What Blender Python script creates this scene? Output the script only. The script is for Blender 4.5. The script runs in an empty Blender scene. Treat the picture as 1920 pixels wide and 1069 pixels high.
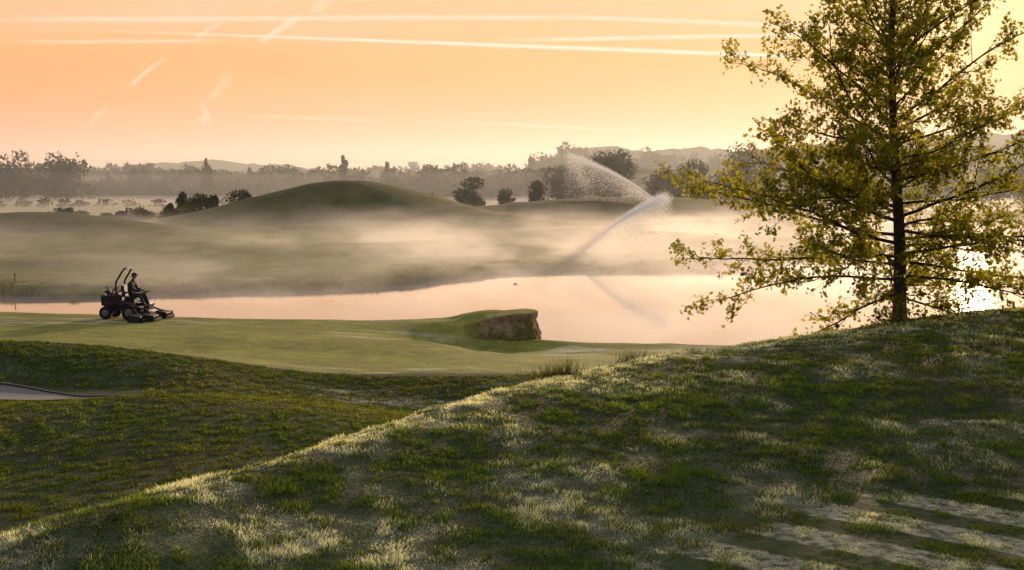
import bpy, math, bmesh, numpy as np
from mathutils import Vector, Matrix
rng=np.random.default_rng(7)
sc=bpy.context.scene
COL=sc.collection
# ------------------------------------------------------------ helpers
def mesh_obj(name,V,F,mat=None,smooth=False,parent=None,attr=None):
    V=np.asarray(V,dtype=np.float32)
    me=bpy.data.meshes.new(name)
    if isinstance(F,np.ndarray):
        n=F.shape[1]
        me.vertices.add(len(V)); me.vertices.foreach_set('co',V.ravel())
        me.loops.add(F.size); me.loops.foreach_set('vertex_index',F.ravel().astype(np.int32))
        me.polygons.add(len(F)); me.polygons.foreach_set('loop_start',np.arange(0,F.size,n,dtype=np.int32))
        me.update(calc_edges=True)
    else:
        me.from_pydata([tuple(v) for v in V],[],F); me.update()
    if smooth: me.polygons.foreach_set('use_smooth',[True]*len(me.polygons))
    if attr is not None:
        a=me.color_attributes.new('Tint','FLOAT_COLOR','POINT')
        c=np.ones((len(V),4),dtype=np.float32); c[:,:attr.shape[1]]=attr
        a.data.foreach_set('color',c.ravel())
    o=bpy.data.objects.new(name,me); COL.objects.link(o)
    if mat: me.materials.append(mat)
    if parent: o.parent=parent
    return o
def sstep(a,b,x):
    t=np.clip((np.asarray(x,dtype=float)-a)/(b-a),0,1); return t*t*(3-2*t)
def _h(i,j,s):
    n=(i*374761393+j*668265263+s*1442695041)&0xffffffff
    n=((n^(n>>13))*1274126177)&0xffffffff
    return ((n^(n>>16))&0xffff)/65535.0
def vnoise(x,y,s=0):
    x=np.asarray(x,dtype=float);y=np.asarray(y,dtype=float)
    i=np.floor(x).astype(np.int64); j=np.floor(y).astype(np.int64)
    fx=x-i; fy=y-j; fx=fx*fx*(3-2*fx); fy=fy*fy*(3-2*fy)
    return (_h(i,j,s)*(1-fx)+_h(i+1,j,s)*fx)*(1-fy)+(_h(i,j+1,s)*(1-fx)+_h(i+1,j+1,s)*fx)*fy
def fbm(x,y,s=0,o=4):
    r=0;a=.5;t=0
    for k in range(o):
        r=r+a*vnoise(x*2**k+k*7.3,y*2**k-k*3.1,s+k); t+=a; a*=.5
    return r/t
class NT:
    def __init__(s,tree): s.t=tree; s.n=tree.nodes; s.l=tree.links
    def new(s,typ,**kw):
        n=s.n.new(typ)
        for k,v in kw.items(): setattr(n,k,v)
        return n
    def put(s,sock,v):
        if v is None: return
        if hasattr(v,'node'): s.l.new(v,sock)
        else: sock.default_value=v
    def m(s,op,a,b=None,c=None,clamp=False):
        n=s.new('ShaderNodeMath',operation=op); n.use_clamp=clamp
        s.put(n.inputs[0],a); s.put(n.inputs[1],b); s.put(n.inputs[2],c); return n.outputs[0]
    def mix(s,f,a,b,blend='MIX'):
        n=s.new('ShaderNodeMix',data_type='RGBA',blend_type=blend)
        s.put(n.inputs[0],f); s.put(n.inputs[6],a); s.put(n.inputs[7],b); return n.outputs[2]
    def noise(s,vec,scale,detail=3,rough=.5):
        n=s.new('ShaderNodeTexNoise'); s.put(n.inputs['Vector'],vec)
        n.inputs['Scale'].default_value=scale; n.inputs['Detail'].default_value=detail; n.inputs['Roughness'].default_value=rough
        return n.outputs['Fac']
    def ramp(s,f,stops):
        n=s.new('ShaderNodeValToRGB'); s.put(n.inputs[0],f); r=n.color_ramp
        while len(r.elements)<len(stops): r.elements.new(.5)
        for e,(p,c) in zip(r.elements,stops): e.position=p; e.color=c if len(c)==4 else (*c,1)
        return n.outputs[0]
    def sm(s,a,b,x):
        n=s.new('ShaderNodeMapRange',interpolation_type='SMOOTHSTEP'); s.put(n.inputs['Value'],x)
        n.inputs['From Min'].default_value=a; n.inputs['From Max'].default_value=b; return n.outputs[0]
def new_mat(name):
    m=bpy.data.materials.new(name); m.use_nodes=True; t=NT(m.node_tree)
    b=[n for n in t.n if n.type=='BSDF_PRINCIPLED'][0]; o=[n for n in t.n if n.type=='OUTPUT_MATERIAL'][0]
    return m,t,b,o
def simple(name,col,rough=.6,metal=0,var=.25,scale=8,bump=0):
    m,t,b,o=new_mat(name)
    tc=t.new('ShaderNodeTexCoord').outputs['Object']
    f=t.noise(tc,scale,4)
    c=t.mix(f,(*[x*(1-var) for x in col],1),(*[min(1,x*(1+var)) for x in col],1))
    t.put(b.inputs['Base Color'],c); b.inputs['Roughness'].default_value=rough; b.inputs['Metallic'].default_value=metal
    if bump:
        bn=t.new('ShaderNodeBump'); t.put(bn.inputs['Height'],f); bn.inputs['Strength'].default_value=bump; t.put(b.inputs['Normal'],bn.outputs[0])
    return m
def srgb(r,g,b):
    f=lambda c:(c/255/12.92) if c/255<=.04045 else ((c/255+.055)/1.055)**2.4
    return (f(r),f(g),f(b),1)
# ------------------------------------------------------------ camera
PITCH=math.atan(189.5/2667)
cam=bpy.data.objects.new('camera',bpy.data.cameras.new('camera')); COL.objects.link(cam)
cam.data.lens=50; cam.data.sensor_width=36; cam.data.clip_end=30000; cam.data.clip_start=.1
cam.rotation_euler=(math.pi/2-PITCH,0,0); sc.camera=cam
def W(px,py,d):   # survey: bearing/elevation + range -> world
    a=(px-960)/2667; b=(534.5-py)/2667; q=math.cos(PITCH)+b*math.sin(PITCH)
    return (a*d/q,d,(b*math.cos(PITCH)-math.sin(PITCH))/q*d)
# ------------------------------------------------------------ terrain
WATER=-6.2
cp=[W(*p) for p in [
 (0,1000,19),(0,880,24),(0,757,30),(200,746,30.5),(400,748,30.5),(600,768,30),(740,797,28),(300,900,22.5),(600,835,25.5),
 (0,738,34),(200,740,34),(400,738,34.5),(600,755,34.5),(850,772,36),(1000,716,38),
 (0,648,38.5),(200,660,38.5),(400,684,38.8),(560,700,39.5),(800,705,40),(1000,703,40),
 (0,641,46),(200,648,45),(300,660,45),(600,680,43),(900,682,43),(1200,690,42),(1350,680,42),(1100,690,43),
 (500,630,50),(200,615,52),(800,640,49),(0,587,58),(250,594,57),(450,600,56),(700,603,55.5),(850,601,55.5),
 (1100,662,50),(1300,655,51),(880,656,51.5),(780,643,51),(1000,662,50.5)]]
cp+=[(-30,20,-5),(-30,38,-4.2),(-32,58,-5.2),(-30,48,-5),(-12,8,-4.9),(10,42,-5.5),(20,45,-5.7),(30,40,-5.5),(30,52,-6),(12,52,-5.95),
     (5,30,-5.3),(15,30,-5.2),(0,12,-5.0),(10,10,-5),(30,10,-5),(-20,55,-5.25),(-5,14,-4.9),(-2.3,54,-5.40),(-2.9,55,-5.28),(-1.9,53.2,-5.66),(-1.9,55.5,-5.12),(-1.0,55,-5.02)]
cp=np.array(cp)
def _U(r2): return np.where(r2>1e-9,r2*np.log(np.maximum(r2,1e-9)),0)
_n=len(cp)
_K=_U((cp[:,None,0]-cp[None,:,0])**2+(cp[:,None,1]-cp[None,:,1])**2)+np.eye(_n)*.3
_P=np.c_[np.ones(_n),cp[:,:2]]
_w=np.linalg.solve(np.block([[_K,_P],[_P.T,np.zeros((3,3))]]),np.r_[cp[:,2],0,0,0])
def tps(x,y):
    x=np.clip(x,-32,32); y=np.clip(y,8,60)
    r=_w[_n]+_w[_n+1]*x+_w[_n+2]*y
    for k in range(_n): r=r+_w[k]*_U((x-cp[k,0])**2+(y-cp[k,1])**2)
    return np.clip(r,-6.9,-3.2)
RX=[-40,-8,-4.4,-3.8,-3.05,-2.25,-1.5,.3,2.1,3.9,7.8,11,20,40]
RY=[-14,6,12,13,14.5,16.5,18,21,23.5,25,28,30,33,36]
RZ=[-3.2,-3.1,-3.07,-3.03,-3.03,-3.05,-3.03,-2.93,-2.93,-2.86,-2.71,-2.65,-2.5,-2.5]
def smoothed(x,X,Y):
    r=0
    for d,w in((-1,.15),(-.5,.2),(0,.3),(.5,.2),(1,.15)): r=r+w*np.interp(x+d,X,Y)
    return r
def near(x,y):
    yr=smoothed(x,RX,RY); zr=smoothed(x,RX,RZ)
    k=np.clip(-zr/np.maximum(yr,8),.07,.27); w=2.6; sl=.5
    t=y-yr
    tm=np.where(k>0,(sl/k-1)*w,0)
    tt=np.clip(t+w,0,tm+w)
    g=k*tt**2/(2*w)+sl*np.maximum(t-tm,0)
    crest=zr+k*w/2
    z=-3.14+(crest+3.14)*sstep(9.5,np.maximum(yr-2,12),y)
    z=z+1.25*sstep(9,2,y)
    z=z+.13*(fbm(x/3.2,y/3.2,11,2)-.5)+.09*(fbm(x/.8,y/.8,12,2)-.5)*sstep(12.5,14.5,y)
    return z-g
BX=[-60,-21,-15,-10.7,-5.4,-3,-1.9,-1.0,.2,.7,1.2,2,10,20,60]
BY=[60,58.5,57.5,56.5,56,56.2,56.2,56,55.5,52.5,52.3,52,51.8,51,50]
FX=[-120,-28,-19.7,-14,-8.3,-3.9,1.5,17,23,37,54,80,140]
FY=[76,77.6,79.5,81.5,85,93.4,101,103,114,132,150,158,150]
MND=[(-20.6,172,4.4,8,12),(-9,174,2.4,9,11),(-33,176,2.2,8,10),(-40.5,130,2.5,7,8),(-30,122,1.4,6,6),(-57,158,2.0,10,9),(-50,128,1.4,5,6),
     (10,212,2.9,17,10),(30,225,2.4,16,10),(-45,215,1.5,14,10),(2,133,.95,8,8),(12,136,.8,7,8),(-25,110,.8,9,5),(-52,105,.7,9,6),(60,190,2,18,12),(-8,120,.5,7,4),
     (-44,112,1.0,6,4),(-34,98,.5,7,3),(-14,142,1.3,6,5),(-2,158,1.5,7,5),(22,158,1.3,9,6),(-22,134,1.2,5,4),(36,165,1.2,8,6)]
def far(x,y):
    l=y-np.interp(x,FX,FY)
    z=-5.75+.25*sstep(0,40,l)+.25*(fbm(x/9,y/9,21,3)-.5)+.12*sstep(0,3,l)*(fbm(x/3,y/3,23,2)-.5)
    for (mx,my,a,sx,sy) in MND:
        z=z+a*np.exp(-((x-mx)/sx)**2/2-((y-my)/sy)**2/2)
    z=z+.25*sstep(110,150,y)*(fbm(x/2.5,y/2.5,24,3)-.5)
    z=z+2.5*sstep(500,1500,y)
    return z
def height(x,y):
    x=np.asarray(x,dtype=float); y=np.asarray(y,dtype=float)
    b=tps(x,y)+.14*(fbm(x/2.5,y/2.5,31,3)-.5)*sstep(41,36,y)+.02*(fbm(x/3,y/3,33,2)-.5)
    b=b+(-7.3-b)*sstep(0,2.6,y-np.interp(x,BX,BY)-.5*(fbm(x/1.5,y/8,5,2)-.5))
    n=near(x,y)
    z=.5*(n+b+np.sqrt((n-b)**2+.06**2))
    f=far(x,y)
    yf=np.interp(x,FX,FY)+1.2*(fbm(x/4,y/20,41,3)-.5)
    s=sstep(-1.2,1.6,y-yf)
    return z+(f-z)*s
PD=np.array([1.2,-1.0])/math.hypot(1.2,1.0); PN=np.array([-PD[1],PD[0]]); PW=.90
def flatz(x,y): return sstep(13.9,13.5,y-.12*(x-4)+.3*(fbm(x,y,78,2)-.5))*sstep(-.1,.15,x-.75-(y-11)*.95+.5*(fbm(x/.8,y/.8,80,2)-.5))
def stripes(x,y):
    ph=(x*PN[0]+y*PN[1])/PW
    row=np.floor(ph)
    return sstep(.0,.07,ph-row)*sstep(.62,.55,ph-row)
def frost_and_rim(x,y,st_on=True):
    yr=smoothed(x,RX,RY)
    n1=fbm(x/.8+y*.2,y/1.2,51,4); n2=fbm(x/.16,y/.22,52,2)
    isn=near(x,y)>tps(x,y)-.02
    crest_rim=np.exp(-((y-yr+.5)/1.5)**2)*(.45+.55*sstep(8,1,x))  # crest band: frost plus the rim light, painted as pale colour
    f=sstep(.40,.70,n1)*(.55-.10*sstep(2,7,x))+crest_rim*.85*sstep(.1,.45,n1)
    low=sstep(14.5,11,y)*sstep(-4,-1,x)*sstep(2.4,.6,x)*.55*sstep(.3,.6,n1)
    f=np.where(isn,f+low,.16*sstep(.5,.7,n1))
    fl=flatz(x,y)
    n2=sstep(.2,.8,n2)
    f=f*(.3+1.1*n2)*(1-fl)+((stripes(x,y)*.8*(.45+.7*n2)+.02) if st_on else .0)*fl
    return np.clip(f,0,1)
def axis(lo,c0,c1,hi,s,g0,g1):
    a=list(np.arange(c0,c1,s)); d=s
    while a[-1]<hi: d*=g1; a.append(a[-1]+d)
    b=[];d=s;p=c0
    while p>lo: d*=g0; p-=d; b.append(p)
    return np.array(b[::-1]+a)
ax=axis(-1600,-20,20,1600,.2,1.05,1.05); ay=axis(-250,5,63,3500,.2,1.12,1.028)
GX,GY=np.meshgrid(ax,ay); gx=GX.ravel(); gy=GY.ravel(); gz=height(gx,gy)
nx,ny=len(ax),len(ay)
I=(np.arange(ny-1)[:,None]*nx+np.arange(nx-1)[None,:]).ravel()
F=np.stack([I,I+1,I+nx+1,I+nx],1)
def region(x,y):
    n=near(x,y); b=tps(x,y); isn=(n>b)
    A=np.zeros((len(x),3))
    rough=np.array([.034,.050,.010]); green=np.array([.20,.20,.030]); farc=np.array([.15,.145,.035])  # rough is dark: shade between grass clumps put into the ground colour
    A[:]=rough
    yg=np.interp(x,[-16,-13,-7.5,-5,-2,2,6,12],[39,40,40.2,40.2,40.6,40.5,40,41])
    g=sstep(-.3,.3,y-yg-.8*(fbm(x/3,y/3,61,2)-.5))*(~isn)*sstep(75,70,y)
    A+=(green-rough)*g[:,None]
    A*= (1+.05*(g*np.tanh(3*np.sin((x*.5+y)*1.7)))[:,None])
    l=y-np.interp(x,FX,FY)
    ff=sstep(-2,2,l)
    A+=(farc-A)*ff[:,None]
    reed=ff*sstep(7,3,l+3*(fbm(x/5,y/5,63,3)-.5))*.4
    A+=(np.array([.09,.08,.025])-A)*reed[:,None]
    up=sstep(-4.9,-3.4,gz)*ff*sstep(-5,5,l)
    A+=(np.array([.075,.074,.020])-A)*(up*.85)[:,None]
    v=fbm(x/6,y/6,65,4)*.5+.5*fbm(x/1.5,y/1.5,66,3); A*=(.35+1.3*v)[:,None]
    fr=frost_and_rim(x,y,False)*(1-ff)*(1-g)
    n1=fbm(x/2.2,y/.5,71,3)
    s=g*(sstep(.5,.68,n1)*(np.exp(-((y-yg-.5)/.7)**2)*sstep(-9,-4,x)+.9*np.exp(-((y-51.5)/1.5)**2-((x+4)/2.2)**2)+.8*np.exp(-((y-50)/1.5)**2)*sstep(0,2,x)+.6*np.exp(-((y-54)/1.2)**2)*sstep(-10,-13,x)+.6*np.exp(-((y-56)/.5)**2)))
    s+=(1-g)*(1-ff)*(~isn)*.8*sstep(.6,.7,n1)*np.exp(-((y-36)/3)**2)*sstep(-8,-4,x)
    fr=np.clip(fr*.3+s,0,1)
    A+=(np.array([.58,.53,.38])-A)*(fr*.85)[:,None]
    return np.c_[A,flatz(x,y)]
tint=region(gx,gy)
m,t,b,o=new_mat('turf')
vc=t.new('ShaderNodeVertexColor',layer_name='Tint'); at=vc.outputs[0]
pos=t.new('ShaderNodeNewGeometry').outputs['Position']
f1=t.noise(pos,9,4,.7); f2=t.noise(pos,1.3,3,.6)
k=t.m('MULTIPLY',t.m('ADD',t.m('MULTIPLY',f1,1.5),.25),t.m('ADD',t.m('MULTIPLY',f2,1.2),.4))
c=t.mix(1.0,at,k,'MULTIPLY')
# dew left in the un-walked mowing bands of the tee
dp=t.new('ShaderNodeVectorMath',operation='DOT_PRODUCT'); t.l.new(pos,dp.inputs[0]); dp.inputs[1].default_value=(PN[0]/PW,PN[1]/PW,0)
fc=t.m('FRACT',t.m('ADD',dp.outputs['Value'],t.m('MULTIPLY',t.m('SUBTRACT',f2,.5),.10)))
sm_=t.m('MULTIPLY',t.sm(0,.07,fc),t.m('SUBTRACT',1.0,t.sm(.55,.62,fc)))
c=t.mix(t.m('MULTIPLY',vc.outputs['Alpha'],t.m('MULTIPLY',sm_,t.m('MULTIPLY',t.sm(.35,.65,f1),.55))),c,(.60,.58,.42,1))
t.put(b.inputs['Base Color'],c); b.inputs['Roughness'].default_value=.85; b.inputs['Specular IOR Level'].default_value=.2
bn=t.new('ShaderNodeBump'); t.put(bn.inputs['Height'],t.m('ADD',f1,t.m('MULTIPLY',f2,2.0))); bn.inputs['Distance'].default_value=.05; bn.inputs['Strength'].default_value=.8
t.put(b.inputs['Normal'],bn.outputs[0])
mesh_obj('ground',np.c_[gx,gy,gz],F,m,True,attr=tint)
# ------------------------------------------------------------ grass blades
def blades(n,yr):
    y=np.exp(rng.uniform(math.log(yr[0]),math.log(yr[1]),n))
    y=np.where(rng.random(n)<.5,rng.uniform(yr[0],yr[1],n),y)
    x=rng.uniform(-1,1,n)*(.40*y+1.0)
    return x,y
def make_blades(name,x,y,h,w,col,mat,lean=.45):
    n=len(x); z=height(x,y)-.01
    a=rng.uniform(0,2*math.pi,n)
    dx=np.cos(a)*w; dy=np.sin(a)*w
    la=rng.uniform(0,2*math.pi,n); ll=h*rng.uniform(0,lean,n)*1.3
    V=np.empty((n,3,3)); V[:,0]=np.c_[x-dx,y-dy,z]; V[:,1]=np.c_[x+dx,y+dy,z]
    V[:,2]=np.c_[x+np.cos(la)*ll,y+np.sin(la)*ll,z+h]
    Fb=np.arange(n*3).reshape(n,3)
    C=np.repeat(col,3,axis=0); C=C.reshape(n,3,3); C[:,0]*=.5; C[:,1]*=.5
    return mesh_obj(name,V.reshape(-1,3),Fb,mat,attr=C.reshape(-1,3))
m,t,b,o=new_mat('grass_blades')
at=t.new('ShaderNodeVertexColor',layer_name='Tint').outputs[0]
df=t.new('ShaderNodeBsdfDiffuse'); t.put(df.inputs[0],at)
tr=t.new('ShaderNodeBsdfTranslucent'); t.put(tr.inputs[0],t.mix(1.0,at,(1.7,1.65,.85,1),'MULTIPLY'))
mx=t.new('ShaderNodeMixShader'); mx.inputs[0].default_value=.5; t.l.new(df.outputs[0],mx.inputs[1]); t.l.new(tr.outputs[0],mx.inputs[2]); t.l.new(mx.outputs[0],o.inputs[0])
BLADE=m
x,y=blades(880000,(8.4,40))
xf=rng.uniform(0,7,150000); yf_=rng.uniform(9.5,15.0,150000); kf=flatz(xf,yf_)>.3; x=np.r_[x,xf[kf]]; y=np.r_[y,yf_[kf]]
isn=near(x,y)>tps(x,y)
keep=~((y>31.9)&(y<35.0)&(x<-9.0))
x=x[keep];y=y[keep];isn=isn[keep]
fr=frost_and_rim(x,y); cl=fbm(x/.19,y/.25,81,3); cl2=fbm(x/1.2,y/1.8,83,3)
flat=flatz(x,y)
h=(.016+.020*rng.random(len(x)))*(.6+1.2*sstep(.35,.75,cl))*(.94+.15*sstep(.45,.65,cl2))*(1+.014*y)
h=h*(1-.45*flat)
w=.0027+.00036*y
base=np.array([.088,.130,.023]); dry=np.array([.19,.18,.06]); fz=np.array([.82,.82,.68])
col=base+(dry-base)*(sstep(.40,.7,fbm(x/2.7,y/2.7,85,3))*rng.random(len(x)))[:,None]
col=col*(.45+1.0*rng.random(len(x)))[:,None]*(.36+1.15*sstep(.3,.7,cl))[:,None]*(.84+.3*sstep(.35,.65,cl2))[:,None]  # gaps between clumps darkened too, clump shading put into blade colour
col=col*np.where(isn,1,.74)[:,None]  # blades off the near mound darkened, shade painted into their colour
col=col+(fz-col)*(np.clip(fr*1.3,0,1)*(rng.random(len(x))<(.07+.85*fr)))[:,None]
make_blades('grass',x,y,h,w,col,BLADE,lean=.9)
def tussock(name,cx,cy,n,r,hh,colr):
    x=cx+rng.normal(0,r,n); y=cy+rng.normal(0,r*.6,n)
    h=hh*rng.uniform(.4,1,n); w=np.full(n,.006)
    col=np.array(colr)*rng.uniform(.6,1.3,(n,1))
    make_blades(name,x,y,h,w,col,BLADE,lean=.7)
p=W(1040,715,21.3); tussock('grass_tussock',p[0],21.3,300,.24,.36,(.09,.095,.03))
p=W(1175,690,23.6); tussock('grass_tussock',p[0],23.4,140,.15,.26,(.10,.10,.04))
n=36000
x=rng.uniform(-48,26,n); yf=np.interp(x,FX,FY)
y=yf+rng.uniform(-.3,1,n)**2*7
kz=(height(x,y)>WATER-.05)&((fbm(x/4,y/4,91,3)+.1*(x<-3))>.5)
x=x[kz];y=y[kz]
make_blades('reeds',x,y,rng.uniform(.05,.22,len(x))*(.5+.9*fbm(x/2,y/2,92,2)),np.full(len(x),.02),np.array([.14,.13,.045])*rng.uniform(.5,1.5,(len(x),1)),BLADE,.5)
# ------------------------------------------------------------ service path with kerb, left
PX=np.linspace(-26,-9.3,60); rows=9; PYC=33.4
V=[];Fp=[]
for i,xx in enumerate(PX):
    tt=(i/59); wid=1.35*(1-sstep(.80,1.0,tt)*.97)
    for j in range(rows):
        yy=PYC-wid+2*wid*j/(rows-1)
        V.append((xx,yy,float(height(xx,yy))+.03))
for i in range(59):
    for j in range(rows-1):
        a=i*rows+j; Fp.append((a,a+rows,a+rows+1,a+1))
mesh_obj('gravel_path',V,Fp,simple('gravel',(.15,.14,.125),.95,0,.5,12,.4),True)
V=[];Fp=[]
for i,xx in enumerate(PX):
    tt=(i/59); wid=1.35*(1-sstep(.80,1.0,tt)*.97); yy=PYC+wid+.05; z=float(height(xx,yy))
    V+= [(xx,yy-.05,z-.05),(xx,yy-.05,z+.07),(xx,yy+.05,z+.07),(xx,yy+.05,z-.05)]
for i in range(59):
    for j in range(3): a=i*4+j; Fp.append((a,a+4,a+5,a+1))
mesh_obj('path_kerb',V,Fp,simple('kerb_dark',(.05,.045,.04),.9,0,.3,10))
# ------------------------------------------------------------ headland with stone/earth face
ol=np.array([(-1.9,54.4),(-1.6,53.6),(-1.15,52.95),(-.3,52.6),(.45,52.5),(.72,52.6),(.86,53.0),(.92,54.2),(.88,55.2),(.4,55.9),(-.8,56.2),(-2.0,56.1),(-2.5,55.6),(-2.4,55.0)])
def resample(P,n):
    Q=np.vstack([P,P[:1]]); L=np.r_[0,np.cumsum(np.hypot(*np.diff(Q,axis=0).T))]; s=np.linspace(0,L[-1],n,endpoint=False)
    return np.c_[np.interp(s,L,Q[:,0]),np.interp(s,L,Q[:,1])],L[-1]
O,LL=resample(ol,260)
for _ in range(3): O=(np.roll(O,1,0)+O*2+np.roll(O,-1,0))/4
def topz(x,y):
    z=np.interp(x,[-2.4,-1.8,-1.4,-1.0,-.6,-.1,.3,1.1],[-5.35,-5.36,-5.24,-5.08,-4.97,-4.89,-4.85,-4.82])
    return z-.10*sstep(54.5,56.2,y)+.08*(fbm(x*1.8,y*1.8,95,3)-.5)
tan=np.roll(O,-1,0)-np.roll(O,1,0); nrm=np.c_[tan[:,1],-tan[:,0]]; nrm/=np.linalg.norm(nrm,axis=1)[:,None]
s=np.arange(260)*LL/260
R=26
tz=topz(O[:,0],O[:,1])+.09*(fbm(s*2.3,s*0,96,3)-.5)
rows=[]
for r in range(R):
    f=r/(R-1); z=tz+(-6.6-tz)*f
    d=.24*(fbm(s*1.3,z*1.2,97,4)-.5)+.24*(fbm(s*4,z*2.6,98,3)-.5)+.20*f-.08*np.exp(-((f-.14)/.1)**2)
    d=d+1.3*f*sstep(-.7,-1.8,O[:,0])
    rows.append(np.c_[O+nrm*d[:,None],z])
cen=np.array([-.8,54.5]); tops=[]
for f in np.linspace(0,.97,20)[1:]:
    q=rows[0][:,:2]*(1-f)+cen*f
    tops.append(np.c_[q,topz(q[:,0],q[:,1])+.03*sstep(0,.1,f)])
allr=tops[::-1]+rows; nR=len(allr)
V=np.vstack(allr); Fq=[]
for r in range(nR-1):
    a=r*260+np.arange(260); bq=r*260+(np.arange(260)+1)%260
    Fq.append(np.stack([a,a+260,bq+260,bq],1))
Fq=np.vstack(Fq)
m,t,b,o=new_mat('bank_earth_turf')
g=t.new('ShaderNodeNewGeometry'); sp=t.new('ShaderNodeSeparateXYZ'); t.l.new(g.outputs['Normal'],sp.inputs[0])
sq=t.new('ShaderNodeSeparateXYZ'); t.l.new(g.outputs['Position'],sq.inputs[0])
mp=t.new('ShaderNodeMapping'); mp.inputs['Scale'].default_value=(1,1,.7); t.l.new(g.outputs['Position'],mp.inputs[0])
n1=t.noise(mp.outputs[0],4,5,.7); n2=t.noise(g.outputs['Position'],14,3,.6); n3=t.noise(g.outputs['Position'],1.3,3,.6)
rock=t.ramp(n1,[(.3,(.10,.065,.035)),(.5,(.34,.23,.13)),(.7,(.55,.42,.28))])
rock=t.mix(t.sm(.46,.60,n3),rock,t.mix(n2,(.10,.09,.02,1),(.24,.20,.06,1)))
grs=t.mix(n2,(.11,.11,.016,1),(.34,.31,.09,1))
lf=t.m('MULTIPLY',t.m('SUBTRACT',1.0,t.sm(-1.7,-.8,sq.outputs[0])),.8)
mk=t.sm(.45,.75,t.m('ADD',t.m('ADD',sp.outputs[2],lf),t.m('MULTIPLY',t.m('SUBTRACT',n2,.5),.6)))
t.put(b.inputs['Base Color'],t.mix(mk,rock,grs)); b.inputs['Roughness'].default_value=.95; b.inputs['Specular IOR Level'].default_value=.1
bn=t.new('ShaderNodeBump'); t.put(bn.inputs['Height'],n1); bn.inputs['Distance'].default_value=.12; bn.inputs['Strength'].default_value=1; t.put(b.inputs['Normal'],bn.outputs[0])
mesh_obj('earth_bank',V,Fq,m,True)
# ------------------------------------------------------------ water
m,t,b,o=new_mat('lake_water')
pos=t.new('ShaderNodeNewGeometry').outputs['Position']
b.inputs['Base Color'].default_value=(.24,.20,.22,1); b.inputs['Roughness'].default_value=.055; b.inputs['IOR'].default_value=1.6
bn=t.new('ShaderNodeBump'); t.put(bn.inputs['Height'],t.m('ADD',t.noise(pos,1.4,2),t.m('MULTIPLY',t.noise(pos,.15,2),2)))
bn.inputs['Distance'].default_value=.02; bn.inputs['Strength'].default_value=.05; t.put(b.inputs['Normal'],bn.outputs[0])
mesh_obj('lake_water',[(-160,47,WATER),(220,47,WATER),(220,170,WATER),(-160,170,WATER)],[(0,1,2,3)],m)
# ------------------------------------------------------------ foliage / trees
def leafmat(name,c1,c2,tc,ts=.4,scale=2.0):
    m,t,b,o=new_mat(name)
    pos=t.new('ShaderNodeNewGeometry').outputs['Position']
    n=t.sm(.3,.7,t.noise(pos,scale,2,.7))
    df=t.new('ShaderNodeBsdfDiffuse'); t.put(df.inputs[0],t.mix(n,(*c1,1),(*c2,1)))
    tr=t.new('ShaderNodeBsdfTranslucent'); t.put(tr.inputs[0],t.mix(n,(*[q*.6 for q in tc],1),(*tc,1)))
    mx=t.new('ShaderNodeMixShader'); mx.inputs[0].default_value=ts; t.l.new(df.outputs[0],mx.inputs[1]); t.l.new(tr.outputs[0],mx.inputs[2]); t.l.new(mx.outputs[0],o.inputs[0])
    return m
BARK=simple('bark',(.05,.038,.028),.9,0,.4,12,.6)
def tubes(paths):
    VV=[];FF=[];off=0
    for P,R,ns in paths:
        P=np.asarray(P,float); n=len(P); T=np.gradient(P,axis=0); T/=np.linalg.norm(T,axis=1)[:,None]+1e-9
        ref=np.array([0,0,1.]) if abs(T[0,2])<.8 else np.array([1.,0,0])
        A=np.cross(T,ref); A/=np.linalg.norm(A,axis=1)[:,None]+1e-9; B=np.cross(T,A)
        an=np.arange(ns)*2*math.pi/ns
        ring=P[:,None]+np.asarray(R)[:,None,None]*(np.cos(an)[None,:,None]*A[:,None]+np.sin(an)[None,:,None]*B[:,None])
        VV.append(ring.reshape(-1,3))
        a=(np.arange(n-1)[:,None]*ns+np.arange(ns)[None]).ravel(); bb=(np.arange(n-1)[:,None]*ns+(np.arange(ns)+1)[None]%ns).ravel()
        FF.append(np.stack([a,bb,bb+ns,a+ns],1)+off); off+=n*ns
    return np.vstack(VV),np.vstack(FF)
def leaves(C,size):
    n=len(C)
    d=rng.normal(0,1,(n,3)); d[:,2]-=.25; d/=np.linalg.norm(d,axis=1)[:,None]
    u=rng.normal(0,1,(n,3)); s=np.cross(d,u); s/=np.linalg.norm(s,axis=1)[:,None]; nn=np.cross(d,s)
    sz=size*rng.uniform(.6,1.25,n)[:,None]
    pr=[(0,0),(.30,.34),(.42,.16),(.68,.42),(.72,.14),(1,0)]
    L=[C+sz*(a*d+w*s+.18*w*nn) for a,w in pr]; Rr=[C+sz*(a*d-w*s+.18*w*nn) for a,w in pr]
    V=np.stack([L[0],L[1],L[2],L[3],L[4],L[5],Rr[4],Rr[3],Rr[2],Rr[1]],1)
    i=np.arange(n)[:,None]*10
    tri=np.vstack([i+np.array([0,1,2]),i+np.array([0,2,8]),i+np.array([0,8,9]),i+np.array([2,3,4]),i+np.array([2,4,6]),i+np.array([2,6,8]),i+np.array([8,6,7]),i+np.array([4,5,6])])
    return V.reshape(-1,3),tri
def curve_branch(p0,az,el,L,n,droop,wob):
    P=[np.array(p0,float)]; a=az;e=el
    for k in range(n):
        a+=rng.normal(0,wob); e+=rng.normal(0,wob*.7)+droop/n
        P.append(P[-1]+L/n*np.array([math.cos(a)*math.cos(e),math.sin(a)*math.cos(e),math.sin(e)]))
    return np.array(P)
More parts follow.
